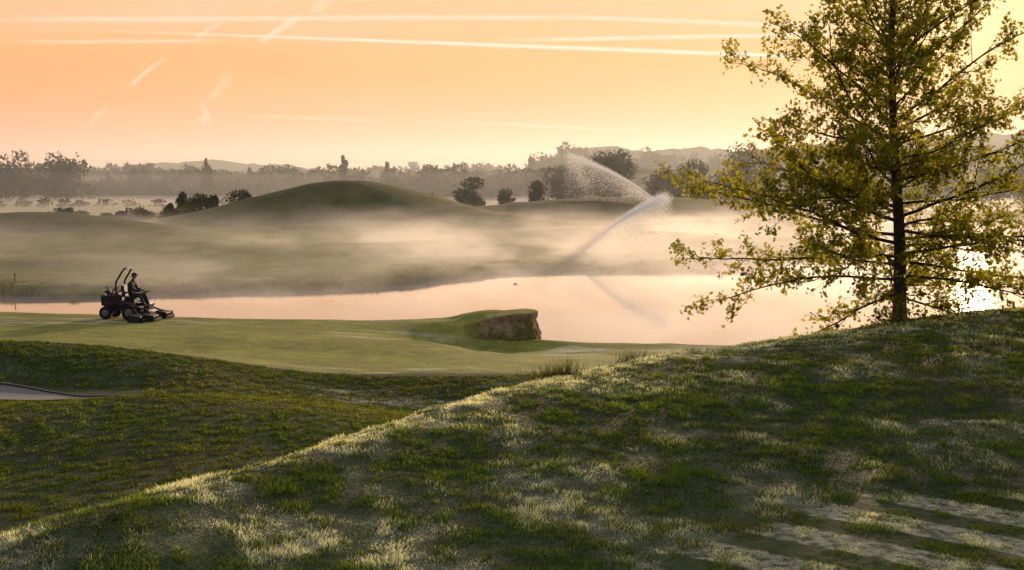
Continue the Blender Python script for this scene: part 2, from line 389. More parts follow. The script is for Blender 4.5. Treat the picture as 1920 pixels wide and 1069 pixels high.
def big_tree():
    bx,by=8.22,30.0; bz=float(height(bx,by))-.08
    H=8.5; n=28
    hs=np.linspace(0,1,n)
    T=np.c_[bx-.42*hs**1.1+.05*np.sin(hs*9),by+.08*np.sin(hs*7+1),bz+H*hs]
    TR=.135*(1-hs)**.85+.012; TR[0]*=1.35; TR[1]*=1.1
    paths=[(T,TR,12)]; leafc=[]
    nb=82
    for i in range(nb):
        f=i/(nb-1); hh=.6+f*(H-.85)
        az=i*2.39996+rng.normal(0,.3)
        u_=rng.uniform(.74,1.04)
        if 1.2<hh<2.7 and math.cos(az)<-.7: u_=rng.uniform(.98,1.08)
        R=np.interp(hh,[.6,1.1,1.5,1.9,2.4,3.0,3.6,4.2,4.9,5.6,6.4,7.3],[3.7,4.5,5.2,5.3,4.8,4.0,3.9,3.6,2.9,2.4,1.9,1.0])*u_
        el=math.radians(np.interp(hh,[.6,1.1,1.6,2.4,3.5,5,7],[-12,-2,6,10,20,32,48]))+rng.normal(0,.10)
        p0=np.array([np.interp(hh/H,hs,T[:,0]),np.interp(hh/H,hs,T[:,1]),bz+hh])
        m=12; B=curve_branch(p0,az,el,R/max(.6,math.cos(el)),m,np.interp(hh,[.6,1.6,3,7],[-.26,-.06,.12,.1]),.10)
        r0=.006+.0060*R; br=r0*(1-np.linspace(0,1,m+1))**.8+.003
        paths.append((B,br,6))
        L=R
        k=.10*L; side=1
        while k<L*.99:
            fi=k/L*m; j=int(fi); q=B[j]+(B[min(j+1,m)]-B[j])*(fi-j)
            dv=B[min(j+1,m)]-B[max(j-1,0)]; a0=math.atan2(dv[1],dv[0]); e0=math.asin(dv[2]/np.linalg.norm(dv))
            l2=(.28*(L-k)+.38)*rng.uniform(.6,1.2)*(.8 if hh>5.5 else 1)
            side=-side
            S=curve_branch(q,a0+side*rng.uniform(.5,1.0),e0+rng.normal(0.05,.42),l2,6,.1,.16)
            paths.append((S,np.linspace(.006+.004*l2,.003,7),4))
            for w in range(int(l2/.14)+1):
                fj=rng.uniform(.2,1)*6; j2=min(int(fj),5); q2=S[j2]+(S[j2+1]-S[j2])*(fj-j2)
                l3=rng.uniform(.12,.36)
                dv=S[j2+1]-S[j2]; a1=math.atan2(dv[1],dv[0])
                Z=curve_branch(q2,a1+rng.choice([-1,1])*rng.uniform(.4,1.2),rng.normal(.1,.6),l3,3,.1,.15)
                paths.append((Z,np.array([.004,.0035,.003,.002]),3))
                nl=rng.integers(5,11)
                leafc.append(Z[rng.integers(1,4,nl)]+rng.normal(0,.05,(nl,3)))
            nl=rng.integers(4,9); leafc.append(S[rng.integers(2,7,nl)]+rng.normal(0,.05,(nl,3)))
            k+=rng.uniform(.16,.32)
        leafc.append(B[-1]+rng.normal(0,.07,(8,3)))
    C=np.vstack(leafc)
    root=bpy.data.objects.new('oak_tree',None); COL.objects.link(root)
    V,Fq=tubes(paths); mesh_obj('trunk_and_branches',V,Fq,BARK,True,parent=root)
    V,Ft=leaves(C,.100)
    mesh_obj('leaves',V,Ft,leafmat('oak_leaves',(.045,.058,.007),(.11,.11,.012),(.60,.56,.035),.54,1.2),parent=root)
big_tree()
def crown(x,y,z0,h,w,n,fs,kind='round'):
    lob=[];nl=rng.integers(8,13)
    for i in range(nl):
        if kind=='cone':
            f=i/(nl-1); lob.append((rng.normal(0,.05)*w,rng.normal(0,.05)*w,z0+h*(.15+.8*f),w*.5*(1-f)*1.0+.05*w,h*.12))
        else:
            a=rng.uniform(0,2*math.pi); rr=w*.5*rng.uniform(.1,.62); f=rng.uniform(.12,.82)
            rr*=np.interp(f,[.2,.5,.85],[.9,1,.4])
            lob.append((math.cos(a)*rr,math.sin(a)*rr,z0+h*f,w*rng.uniform(.19,.32),h*rng.uniform(.15,.22)))
    lob=np.array(lob); k=rng.integers(0,nl,n)
    d=rng.normal(0,1,(n,3)); d/=np.linalg.norm(d,axis=1)[:,None]; d*=rng.uniform(.55,1.12,n)[:,None]
    P=np.c_[x+lob[k,0]+d[:,0]*lob[k,3],y+lob[k,1]+d[:,1]*lob[k,3],lob[k,2]+d[:,2]*lob[k,4]]
    return P,np.full(n,fs)
def clumps(P,S):
    n=len(P); a=rng.normal(0,1,(n,3)); a/=np.linalg.norm(a,axis=1)[:,None]; b=np.cross(a,rng.normal(0,1,(n,3))); b/=np.linalg.norm(b,axis=1)[:,None]
    S=(S*rng.uniform(.6,1.4,n))[:,None]
    V=np.stack([P+a*S,P-a*S*.5+b*S*.8,P-a*S*.6-b*S*.7],1).reshape(-1,3)
    return V,np.arange(3*n).reshape(n,3)
FARLEAF=leafmat('far_foliage',(.022,.040,.020),(.055,.072,.030),(.06,.07,.02),.25,.25)
def single_tree(name,x,y,h,w,n,fs,kind='round'):
    z0=float(height(x,y)); P,S=crown(x,y,z0,h,w,n,fs,kind)
    root=bpy.data.objects.new(name,None); COL.objects.link(root)
    V,Ft=clumps(P,S); mesh_obj('crown',V,Ft,FARLEAF,parent=root)
    pts=[([(x,y,z0-.2),(x+.05*w*.3,y,z0+h*.4),(x,y,z0+h*.75)],[.03*h,.022*h,.01*h],6)]
    for i in range(4):
        a=rng.uniform(0,6.28); pts.append(([(x,y,z0+h*.35),(x+math.cos(a)*w*.2,y+math.sin(a)*w*.2,z0+h*.6)],[.012*h,.005*h],4))
    V,Fq=tubes(pts); mesh_obj('trunk',V,Fq,BARK,True,parent=root)
for (px,top,base,wd,d,kind,nm) in [(886,332,380,72,262,'round','round_tree'),(812,356,382,38,262,'round','round_tree'),(952,350,380,40,262,'round','round_tree'),(1006,336,380,42,265,'round','round_tree'),
     (1130,282,385,80,304,'round','large_tree'),(1160,268,385,100,300,'round','large_tree'),(1250,315,385,100,330,'round','round_tree'),(1305,294,380,110,330,'round','round_tree'),(1390,270,380,105,350,'round','large_tree'),(1062,292,380,95,340,'round','round_tree'),
     (372,355,402,66,190,'round','round_bush'),(342,360,400,36,195,'round','round_bush'),(455,348,398,60,200,'round','round_bush'),(400,362,402,30,188,'round','round_bush'),
     (390,303,352,34,480,'cone','conifer_tree'),(728,358,380,30,240,'round','round_bush')]:
    s=d/2667; x=(px-960)*s; h=(base-top)*s; gz0=float(height(x,d)); h=max(h,-(top-345)*s-gz0)
    single_tree(nm,x,d,h,wd*s,2400 if wd>50 else 1100,.0011*d if d>250 else .18,kind)
Ps=[];Ss=[]
for (cnt,p0,p1,d0,d1,h0,h1,w0,w1,nn,fs) in [(30,190,345,178,196,.8,2.4,1.6,3,260,.16),(12,90,170,205,206,.8,2.0,2,3,220,.17),(5,30,50,150,151,.5,.9,.7,1,150,.09)]:
    for i in range(cnt):
        px=rng.uniform(p0,p1); d=rng.uniform(d0,d1); s=d/2667
        P,S=crown((px-960)*s,d,float(height((px-960)*s,d)),rng.uniform(h0,h1),rng.uniform(w0,w1),nn,fs); Ps.append(P);Ss.append(S)
V,Ft=clumps(np.vstack(Ps),np.hstack(Ss)); mesh_obj('hedgerow_shrubs',V,Ft,FARLEAF)
Ps=[];Ss=[]
def row(x0,x1,d0,d1,hf,step,wd,n,fs,pc=.04):
    x=x0
    while x<x1:
        d=rng.uniform(d0,d1); h=hf(x)*rng.uniform(.8,1.1); z0=float(height(x,d))
        kind='cone' if rng.random()<pc else 'round'
        P,S=crown(x,d,z0,h*(1.1 if kind=='cone' else 1),wd*rng.uniform(.8,1.3)*(.5 if kind=='cone' else 1),n,fs,kind); Ps.append(P);Ss.append(S)
        x+=step*rng.uniform(.6,1.4)
row(-215,-130,425,450,lambda x:14.5,4.0,12,700,.6,0)
row(-250,330,520,560,lambda x:10.2+1.6*math.sin(x*.045)+1.0*math.sin(x*.13),3.2,13,430,.8)
row(-330,420,640,700,lambda x:13+1.6*math.sin(x*.03+1),4.3,16,380,1.05)
row(-480,500,820,900,lambda x:16.5+2.2*math.sin(x*.02+2),5.3,20,330,1.4,0)
row(-60,40,450,480,lambda x:11.5+1.5*math.sin(x*.2),4,11,480,.7)
row(15,330,700,760,lambda x:23+2*math.sin(x*.05),4.6,18,450,1.15,0)
row(55,190,360,400,lambda x:12+2*math.sin(x*.1),5,10,600,.55,0)
row(-260,200,500,515,lambda x:6.5,4,13,240,.8,0)
row(-130,-60,330,350,lambda x:2.2,5,5,120,.35,0)
V,Ft=clumps(np.vstack(Ps),np.hstack(Ss)); mesh_obj('distant_treeline',V,Ft,FARLEAF)
def hill(name,prof,d,depth,seed):
    px=np.array([p[0] for p in prof]); zz=np.array([(345-p[1])*d/2667 for p in prof])
    X=np.arange((px[0]-960)*d/2667,(px[-1]-960)*d/2667,3.5); Y=np.arange(d-depth,d+depth,9.0)
    gx,gy=np.meshgrid(X,Y); prf=np.interp(gx,(px-960)*d/2667,zz)+6
    z=-6+prf*np.exp(-((gy-d)/(depth*.5))**2)+5*(fbm(gx/22,gy/30,seed,3)-.5)+4.5*(fbm(gx/7,gy/12,seed+5,2)-.5)
    nx_,ny_=len(X),len(Y); I=(np.arange(ny_-1)[:,None]*nx_+np.arange(nx_-1)[None]).ravel()
    mesh_obj(name,np.c_[gx.ravel(),gy.ravel(),z.ravel()],np.stack([I,I+1,I+nx_+1,I+nx_],1),FARLEAF)
hill('wooded_hill',[(-700,325),(-200,318),(160,319),(250,312),(330,307),(400,301),(450,308),(560,314),(620,322),(800,330),(1000,335)],1250,220,201)
hill('wooded_hill',[(960,340),(1030,300),(1060,285),(1110,277),(1200,282),(1290,281),(1400,285),(1500,270),(1700,260),(1920,250),(2400,250),(3000,280)],950,150,231)
def lathe(prof,x,y,z,ns=28):
    V=[];Fq=[]
    for r,h in prof:
        for k in range(ns): a=2*math.pi*k/ns; V.append((x+r*math.cos(a),y+r*math.sin(a),z+h))
    for i in range(len(prof)-1):
        for k in range(ns): Fq.append((i*ns+k,i*ns+(k+1)%ns,(i+1)*ns+(k+1)%ns,(i+1)*ns+k))
    Fq.append(tuple(range(ns))[::-1]); Fq.append(tuple((len(prof)-1)*ns+k for k in range(ns)))
    return V,Fq
CONC=simple('concrete',(.10,.10,.10),.8)
s=1000/2667; wx=(775-960)*s; V,Fq=lathe([(1.6,0),(1.5,16.8),(3.4,19.7),(3.5,21.5),(3.3,21.8),(1.2,22.1)],wx,1000,-6.5)
mesh_obj('water_tower',V,Fq,CONC)
# ------------------------------------------------------------ sprinkler + spray
m,t,b,o=new_mat('water_spray')
df=t.new('ShaderNodeBsdfDiffuse'); df.inputs[0].default_value=(.9,.9,.92,1)
tr=t.new('ShaderNodeBsdfTranslucent'); tr.inputs[0].default_value=(1,1,1,1)
mx=t.new('ShaderNodeMixShader'); mx.inputs[0].default_value=.6; t.l.new(df.outputs[0],mx.inputs[1]); t.l.new(tr.outputs[0],mx.inputs[2]); t.l.new(mx.outputs[0],o.inputs[0])
SPRAY=m
def spray(x0,y0,z0,x1,z1,n,fall,dy,spr):
    tt=rng.random(n)**1.0*1.08
    X=x0+(x1-x0)*tt; Z=z0+(z1-z0)*(1.45*tt-.45*tt**2)
    sp=.04+spr*tt**1.5
    dr=(rng.random(n)<.55)*rng.exponential(1,n)*fall*tt
    P=np.c_[X+rng.normal(0,1,n)*sp*.6+dr*.12*np.sign(x1-x0),y0+dy*tt+rng.normal(0,1,n)*sp*2,Z+rng.normal(0,1,n)*sp*.6-dr]
    return P[P[:,2]>height(P[:,0],P[:,1])]
def sprinkler_head(x,y,z):
    V,Fq=lathe([(.06,-.1),(.06,.08),(.04,.10),(.03,.22),(.05,.24),(.05,.30),(.02,.33)],x,y,z,14)
    return mesh_obj('sprinkler',V,Fq,simple('sprinkler_plastic',(.03,.03,.03),.5))
p=W(1094,480,114); z1=float(height(p[0],114)); sprinkler_head(p[0],114,z1)
P=spray(p[0],114,z1+.3,W(1240,374,116)[0],W(1240,374,116)[2],80000,2.6,2,.34)
V,Ft=clumps(P,np.full(len(P),.023)); mesh_obj('sprinkler_spray',V,Ft,SPRAY)
p=W(1243,374,205); z1=float(height(p[0],205)); sprinkler_head(p[0],205,z1)
P=spray(p[0],205,z1+.3,W(1080,300,205)[0],W(1080,296,205)[2],46000,2.6,4,.5)
V,Ft=clumps(P,np.full(len(P),.036)); mesh_obj('sprinkler_spray',V,Ft,SPRAY)
p=W(28,545,82); zz=float(height(p[0],82)); V,Fq=lathe([(.03,-.1),(.03,.42),(.055,.44),(.055,.52),(.03,.55)],p[0],82,zz,10)
mesh_obj('marker_post',V,Fq,simple('post_wood',(.05,.035,.025),.8))
dk=W(966,533,1)
yd=6.2/-dk[2]; xd=dk[0]*yd
ring=lambda c,rx,rz,ns=10:[(c[0],c[1]+rx*math.cos(2*math.pi*k/ns),c[2]+rz*math.sin(2*math.pi*k/ns)) for k in range(ns)]
V=[];Fq=[]
secs=[((-.20,0,.07),.01,.01),((-.14,0,.05),.05,.03),((-.04,0,.035),.075,.055),((.07,0,.035),.065,.055),((.12,0,.06),.035,.05),((.14,0,.12),.022,.022),((.16,0,.155),.03,.03),((.19,0,.155),.022,.02),((.235,0,.145),.01,.006)]
for c_,rx,rz in secs: V+=ring(c_,rx,rz)
for i in range(len(secs)-1):
    for k in range(10): Fq.append((i*10+k,i*10+(k+1)%10,(i+1)*10+(k+1)%10,(i+1)*10+k))
V=[(xd+v[0]*.8,yd+v[1]*.8,WATER+v[2]*.8) for v in V]
mesh_obj('duck',V,Fq,simple('duck_feathers',(.06,.05,.04),.8),True)
# ------------------------------------------------------------ riding mower
mxx,mxy=(250-960)/2667*56.0,56.0; mz=float(height(mxx,mxy))
mower=bpy.data.objects.new('riding_mower',None); COL.objects.link(mower); mower.location=(mxx,mxy,mz)
mower.rotation_euler=(0,math.radians(1.5),math.radians(-6))
BODY=simple('mower_paint',(.035,.018,.015),.45); BLK=simple('black_parts',(.012,.012,.013),.6); RUB=simple('rubber',(.012,.012,.012),.9,0,.3,20,.3)
MET=simple('steel',(.15,.15,.15),.45,.8); SEAT=simple('seat_vinyl',(.02,.02,.02),.6)
def box(name,c,s,mat,rot=(0,0,0),bev=.03,taper=None,par=mower):
    bm=bmesh.new(); bmesh.ops.create_cube(bm,size=1)
    for v in bm.verts:
        if taper and v.co.z>0: v.co.x=v.co.x*taper[0]+(taper[2] if len(taper)>2 else 0); v.co.y*=taper[1]
        v.co.x*=s[0]; v.co.y*=s[1]; v.co.z*=s[2]
    if bev: bmesh.ops.bevel(bm,geom=bm.edges[:],offset=bev,segments=3,affect='EDGES')
    me=bpy.data.meshes.new(name); bm.to_mesh(me); bm.free(); me.materials.append(mat)
    ob=bpy.data.objects.new(name,me); COL.objects.link(ob); ob.location=c; ob.rotation_euler=rot; ob.parent=par
    return ob
HUB=simple('hub_paint',(.16,.14,.11),.6)
def wheel(name,c,r,w):
    ns=32; prof=[(r*.30,-w*.5),(r*.62,-w*.42),(r*.66,-w*.5),(r*.92,-w*.5),(r,-w*.3),(r,w*.3),(r*.92,w*.5),(r*.66,w*.5),(r*.62,w*.42),(r*.30,w*.5)]
    V,Fq=lathe(prof,0,0,0,ns)
    V=[(v[0]*(1+.03*((i//1)%2)*(abs(v[2])<w*.4)),v[2],v[1]*(1+.03*((i//1)%2)*(abs(v[2])<w*.4))) for i,v in enumerate(V)]
    ob=mesh_obj(name,V,Fq,RUB,False,parent=mower); ob.location=c
    V,Fq=lathe([(r*.1,-w*.52),(r*.5,-w*.50),(r*.55,-w*.46),(r*.55,w*.46),(r*.5,w*.5),(r*.1,w*.52)],0,0,0,20)
    V=[(v[0],v[2],v[1]) for v in V]; h=mesh_obj(name+'_hub',V,Fq,HUB,True,parent=mower); h.location=c
def pipe(name,pts,r,mat,ns=8,par=mower):
    V,Fq=tubes([(np.array(pts,float),np.full(len(pts),r),ns)]); return mesh_obj(name,V,Fq,mat,True,parent=par)
def bend(pts,n=6):
    pts=[np.array(p,float) for p in pts]; out=[pts[0]]
    for i in range(1,len(pts)-1):
        a,b_,c_=pts[i-1],pts[i],pts[i+1]; q0=b_+(a-b_)*min(.45,.12/np.linalg.norm(a-b_)); q1=b_+(c_-b_)*min(.45,.12/np.linalg.norm(c_-b_))
        for k in range(n+1):
            f=k/n; out.append(q0*(1-f)**2+2*b_*f*(1-f)+q1*f*f)
    out.append(pts[-1]); return out
for sy in(-1,1):
    wheel('rear_wheel',(-1.0,sy*.48,.25),.25,.22); wheel('drive_wheel',(.02,sy*.62,.30),.30,.26)
box('chassis',(-.45,0,.42),(1.5,.5,.18),BLK); box('fender_right',(.0,-.62,.66),(.5,.28,.06),BODY,(0,.08,0)); box('fender_left',(.0,.62,.66),(.5,.28,.06),BODY,(0,.08,0))
box('engine_hood',(-.85,0,.76),(.82,.78,.50),BODY,(0,-.05,0),.09,(.82,.85,.05))
box('radiator_screen',(-1.24,0,.72),(.06,.66,.44),BLK,(0,-.12,0),.015)
box('air_cleaner',(-1.05,-.1,1.05),(.26,.26,.12),BLK,bev=.04); pipe('exhaust',bend([(-1.15,.25,.9),(-1.15,.25,1.12),(-1.3,.25,1.2)]),.03,MET)
for i in range(4): box('hood_louvre_%d'%i,(-.72-.11*i,-.395,.78),(.05,.02,.24),BLK,(0,-.15,0),.005)
box('fuel_tank',(-.28,-.42,.62),(.46,.22,.26),BLK,bev=.06); box('hydraulic_tank',(-.28,.42,.62),(.46,.22,.26),BLK,bev=.06)
box('seat_base',(-.18,0,.70),(.46,.5,.16),BLK); box('seat_cushion',(-.15,0,.83),(.48,.5,.12),SEAT,(0,-.06,0),.05); box('seat_back',(-.42,0,1.10),(.12,.46,.52),SEAT,(0,-.18,0),.05)
for sy in(-1,1): pipe('armrest_%s'%('r' if sy<0 else 'l'),bend([(-.42,sy*.3,1.0),(-.36,sy*.3,1.08),(0,sy*.3,1.06)]),.03,SEAT)
pipe('roll_bar',bend([(-.55,-.46,.6),(-.62,-.46,1.45),(-.30,-.44,2.0),(-.30,.44,2.0),(-.62,.46,1.45),(-.55,.46,.6)],8),.037,BLK,10)
for sy in(-1,1): pipe('roll_bar_brace_%d'%(sy+2),[(-.60,sy*.46,1.3),(-.85,sy*.40,.95)],.022,BLK)
box('roll_bar_pad',(-.25,0,2.02),(.12,.7,.07),simple('pale_pad',(.4,.35,.25),.6),(0,.5,0),.02)
box('foot_platform',(.42,0,.44),(.56,.62,.05),BLK,(0,.08,0),.015); box('foot_guard',(.66,0,.56),(.05,.6,.24),BODY,(0,.35,0),.02)
pipe('steering_column',[(.62,0,.5),(.40,0,1.02)],.04,BLK)
a=np.linspace(0,2*math.pi,25); ax_=np.array([-.40,0,.92]);ax_/=np.linalg.norm(ax_); u_=np.array([0,1,0.]); v_=np.cross(ax_,u_); wc=np.array([.385,0,1.06])
pipe('steering_wheel',[wc+.19*(math.cos(q)*u_+math.sin(q)*v_) for q in a],.016,BLK)
for q in(.5,2.6,4.7): pipe('wheel_spoke_%d'%int(q*10),[wc,wc+.19*(math.cos(q)*u_+math.sin(q)*v_)],.011,BLK)
pipe('control_lever',[(.05,-.34,.8),(.12,-.36,1.12)],.012,BLK)
def reel(c,i):
    g=bpy.data.objects.new('cutting_deck_%d'%i,None); COL.objects.link(g); g.parent=mower; g.location=c
    box('deck_cover',(0,0,.26),(.46,.78,.06),BODY,(0,.15,0),.025,par=g)
    for sy in(-1,1): box('side_plate',(0,sy*.385,.15),(.48,.03,.26),BLK,bev=.02,par=g)
    V,Fq=[],[]
    for k in range(8):
        for j in range(13):
            an=k*math.pi/4+j*.12; yy=-.35+.7*j/12
            V+=[(.10*math.cos(an),yy,.14+.10*math.sin(an)),(.03*math.cos(an),yy,.14+.03*math.sin(an))]
        for j in range(12): q=(k*13+j)*2; Fq.append((q,q+1,q+3,q+2))
    mesh_obj('reel_blades',V,Fq,MET,parent=g)
    for xx,r in((.24,.085),(-.22,.06)):
        pipe('roller',[(xx,-.36,r),(xx,.36,r)],r,RUB,14,par=g)
        for sy in(-1,1): pipe('roller_bracket',[(xx,sy*.36,r),(xx*.6,sy*.37,.24)],.015,MET,par=g)
    pipe('lift_arm',[(0,0,.28),(-.35,-c[1]*.4,.46)],.035,BLK,par=g); box('reel_motor',(-.02,.44,.2),(.14,.12,.14),BLK,par=g)
reel((.92,-.72,0),1); reel((.92,.72,0),2); reel((.58,-.0,.0),3); reel((.60,-1.30,0),4)
# ------------------------------------------------------------ driver
CLO=simple('dark_workwear',(.018,.022,.03),.85,0,.3,12,.3); SKIN=simple('skin',(.35,.2,.14),.6); HAIR=simple('hair',(.05,.04,.035),.9); BOOT=simple('boots',(.02,.015,.01),.6)
man=bpy.data.objects.new('mower_driver',None); COL.objects.link(man); man.location=mower.location; man.rotation_euler=mower.rotation_euler
def skin(name,verts,edges,radii,mat,root=0,sub=2,par=man):
    me=bpy.data.meshes.new(name); me.from_pydata(verts,edges,[]); me.update(); ob=bpy.data.objects.new(name,me); COL.objects.link(ob); ob.parent=par
    md=ob.modifiers.new('skin','SKIN'); md.use_smooth_shade=True
    for i,r in enumerate(radii):
        d=me.skin_vertices[0].data[i]; d.radius=(r,r) if not isinstance(r,tuple) else r; d.use_root=(i==root)
    s_=ob.modifiers.new('sub','SUBSURF'); s_.levels=sub; s_.render_levels=sub
    me.materials.append(mat); return ob
v=[(-.20,0,.98),(-.19,0,1.12),(-.17,0,1.28),(-.13,0,1.44),(-.10,0,1.53),(-.08,0,1.60)]
r=[(.17,.14),(.16,.13),(.18,.14),(.17,.12),.065,.06]; e=[(i,i+1) for i in range(5)]
for sy in(-1,1):
    k=len(v); v+=[(-.12,sy*.20,1.44),(-.02,sy*.26,1.20),(.20,sy*.20,1.13),(.30,sy*.175,1.125)]; r+=[.075,.055,.043,.033]; e+=[(3,k),(k,k+1),(k+1,k+2),(k+2,k+3)]
    k=len(v); v+=[(-.12,sy*.11,.93),(.28,sy*.17,.95),(.40,sy*.16,.66),(.45,sy*.16,.54)]; r+=[.10,.075,.052,.045]; e+=[(0,k),(k,k+1),(k+1,k+2),(k+2,k+3)]
skin('clothed_body',v,e,r,CLO)
for sy in(-1,1):
    skin('boot',[(.44,sy*.16,.55),(.45,sy*.16,.505),(.56,sy*.17,.495),(.66,sy*.18,.49)],[(0,1),(1,2),(2,3)],[.05,.05,.045,.035],BOOT)
    h0=np.array([.31,sy*.172,1.12]); hv=[tuple(h0),tuple(h0+[.05,0,.01]),tuple(h0+[.09,0,.012])]; he=[(0,1),(1,2)]; hr=[.026,.036,.034]
    skin('palm',hv,he,hr,SKIN)
    for f in range(4):
        off=(f-1.5)*.019; L=[.036,.042,.04,.03][f]; b0=h0+[.085,off,.018]
        skin('finger_%d'%f,[tuple(b0),tuple(b0+[L,0,.004]),tuple(b0+[L+.012,0,-.024]),tuple(b0+[L-.012,0,-.040])],[(0,1),(1,2),(2,3)],[.010,.009,.008,.007],SKIN,sub=1)
    b0=h0+[.04,-sy*.03,0]; skin('thumb',[tuple(b0),tuple(b0+[.03,-sy*.02,-.008]),tuple(b0+[.055,-sy*.012,-.022])],[(0,1),(1,2)],[.012,.010,.008],SKIN,sub=1)
bm=bmesh.new(); bmesh.ops.create_uvsphere(bm,u_segments=28,v_segments=20,radius=1)
for vv in bm.verts:
    x_,y_,z_=vv.co
    jaw=max(0,-z_); vv.co.x=x_*.098*(1-.18*jaw)+.012*jaw; vv.co.y=y_*.076*(1-.32*jaw); vv.co.z=z_*.122
    if x_>.5 and abs(z_-.08)<.14 and .25<abs(y_)<.6: vv.co.x-=.010
me=bpy.data.meshes.new('head'); bm.to_mesh(me); bm.free(); me.materials.append(SKIN)
for p_ in me.polygons: p_.use_smooth=True
hd=bpy.data.objects.new('head',me); COL.objects.link(hd); hd.parent=man; hd.location=(-.045,0,1.70); hd.rotation_euler=(0,.12,0)
def part(name,c,s,mat):
    bm=bmesh.new(); bmesh.ops.create_uvsphere(bm,u_segments=14,v_segments=10,radius=1)
    for vv in bm.verts: vv.co=Vector((vv.co.x*s[0],vv.co.y*s[1],vv.co.z*s[2]))
    me=bpy.data.meshes.new(name); bm.to_mesh(me); bm.free(); me.materials.append(mat)
    ob=bpy.data.objects.new(name,me); COL.objects.link(ob); ob.parent=hd; ob.location=c; return ob
part('nose',(.100,0,-.008),(.018,.012,.022),SKIN); part('mouth',(.088,0,-.055),(.008,.024,.006),simple('lips',(.25,.1,.08),.5))
for sy in(-1,1):
    part('ear',(-.005,sy*.077,0),(.018,.008,.03),SKIN); part('eye',(.082,sy*.031,.014),(.010,.012,.009),simple('eye',(.5,.5,.5),.2)); part('pupil',(.0905,sy*.031,.014),(.003,.005,.005),BLK)
part('hair',(-.018,0,.018),(.095,.081,.108),HAIR); part('cap',(.0,0,.062),(.107,.088,.075),CLO); part('cap_peak',(.105,0,.055),(.07,.062,.010),CLO)
# ------------------------------------------------------------ mist volumes
def vol(name,x0,x1,y0,y1,z0,z1,dens,col=(1,.95,.9),an=.6,noise=None):
    V=[(x,y,z) for z in(z0,z1) for y in(y0,y1) for x in(x0,x1)]
    Fq=[(0,2,3,1),(4,5,7,6),(0,1,5,4),(2,6,7,3),(0,4,6,2),(1,3,7,5)]
    m=bpy.data.materials.new(name); m.use_nodes=True; t=NT(m.node_tree); t.n.clear()
    o=t.new('ShaderNodeOutputMaterial'); v=t.new('ShaderNodeVolumeScatter'); v.inputs['Color'].default_value=(*col,1); v.inputs['Anisotropy'].default_value=an; v.inputs['Density'].default_value=dens
    if noise:
        t.put(v.inputs['Density'],noise(t))
        try: m.cycles.volume_step_rate=.6
        except Exception as ex: print(ex)
    t.l.new(v.outputs[0],o.inputs['Volume'])
    return mesh_obj(name,V,Fq,m)
vol('haze',-900,900,156,2600,-9,60,.00060,(.88,.95,1.0),.45)
vol('ground_mist',-700,700,157,1400,-8,-3.8,.0026,(.97,.96,1),.55)
vol('ground_mist',-702,702,330,1402,-8.5,3.0,.00045,(.95,.96,1),.55)
def wis(t):
    p=t.new('ShaderNodeNewGeometry').outputs['Position']
    mp=t.new('ShaderNodeMapping'); mp.inputs['Scale'].default_value=(.13,.07,.40); mp.inputs['Rotation'].default_value=(0,.4,0); t.l.new(p,mp.inputs[0])
    n=t.noise(mp.outputs[0],1.0,3,.68); n2=t.noise(p,.035,1)
    sp=t.new('ShaderNodeSeparateXYZ'); t.l.new(p,sp.inputs[0])
    up=t.m('SUBTRACT',1.0,t.sm(-6.1,-1.4,sp.outputs[2]))
    rt=t.m('ADD',.5,t.m('MULTIPLY',t.sm(-24,0,sp.outputs[0]),.7))
    g=t.m('MULTIPLY',t.m('MULTIPLY',t.sm(.40,.67,n),t.sm(.35,.59,n2)),up)
    return t.m('MULTIPLY',rt,t.m('ADD',t.m('MULTIPLY',g,.060),t.m('MULTIPLY',up,.0036)))
vol('water_mist',-60,70,68,154,-6.19,-1.0,.02,(.95,.94,1),.55,wis)
# ------------------------------------------------------------ light
SAZ,SEL=math.radians(18),math.radians(8)
sd=Vector((math.sin(SAZ)*math.cos(SEL),math.cos(SAZ)*math.cos(SEL),math.sin(SEL)))
sun=bpy.data.objects.new('sun',bpy.data.lights.new('sun','SUN')); COL.objects.link(sun)
sun.data.energy=5.0; sun.data.angle=math.radians(1.0); sun.data.color=(1,.70,.42); sun.rotation_euler=(-sd).to_track_quat('-Z','Y').to_euler()
w=bpy.data.worlds.new('sky'); sc.world=w; w.use_nodes=True; t=NT(w.node_tree); t.n.clear()
out=t.new('ShaderNodeOutputWorld'); bg=t.new('ShaderNodeBackground'); t.l.new(bg.outputs[0],out.inputs[0])
D=t.new('ShaderNodeTexCoord').outputs['Generated']
sp=t.new('ShaderNodeSeparateXYZ'); t.l.new(D,sp.inputs[0]); X_,Y_,Z_=sp.outputs
nis=t.new('ShaderNodeTexSky',sky_type='NISHITA'); nis.sun_disc=False; nis.sun_elevation=SEL; nis.sun_rotation=SAZ; nis.dust_density=2
nisc=t.mix(1.0,nis.outputs[0],(.10,.10,.10,1),'MULTIPLY')
mp=t.new('ShaderNodeMapping'); mp.inputs['Scale'].default_value=(1,.3,7.5); mp.inputs['Rotation'].default_value=(0,.03,0); t.l.new(D,mp.inputs[0])
cn=t.noise(mp.outputs[0],4.2,5,.62)
cn2=t.noise(mp.outputs[0],2.2,3,.6)
zz=t.m('ADD',Z_,t.m('MULTIPLY',t.m('SUBTRACT',cn,.5),.034))
zs=t.m('MAXIMUM',zz,0)
front=t.ramp(zs,[(0,srgb(212,152,146)),(.014,srgb(226,152,130)),(.032,srgb(241,154,104)),(.056,srgb(250,158,74)),(.086,srgb(252,174,92)),(.130,srgb(250,199,152)),(.26,srgb(232,208,198)),(.5,srgb(200,198,204)),(1,srgb(168,178,198))])
fac=t.sm(-.5,.7,Y_)
back=t.ramp(t.m('MAXIMUM',Z_,0),[(0,srgb(150,142,146)),(.3,srgb(154,157,168)),(1,srgb(168,178,198))])
col=t.mix(fac,back,front)
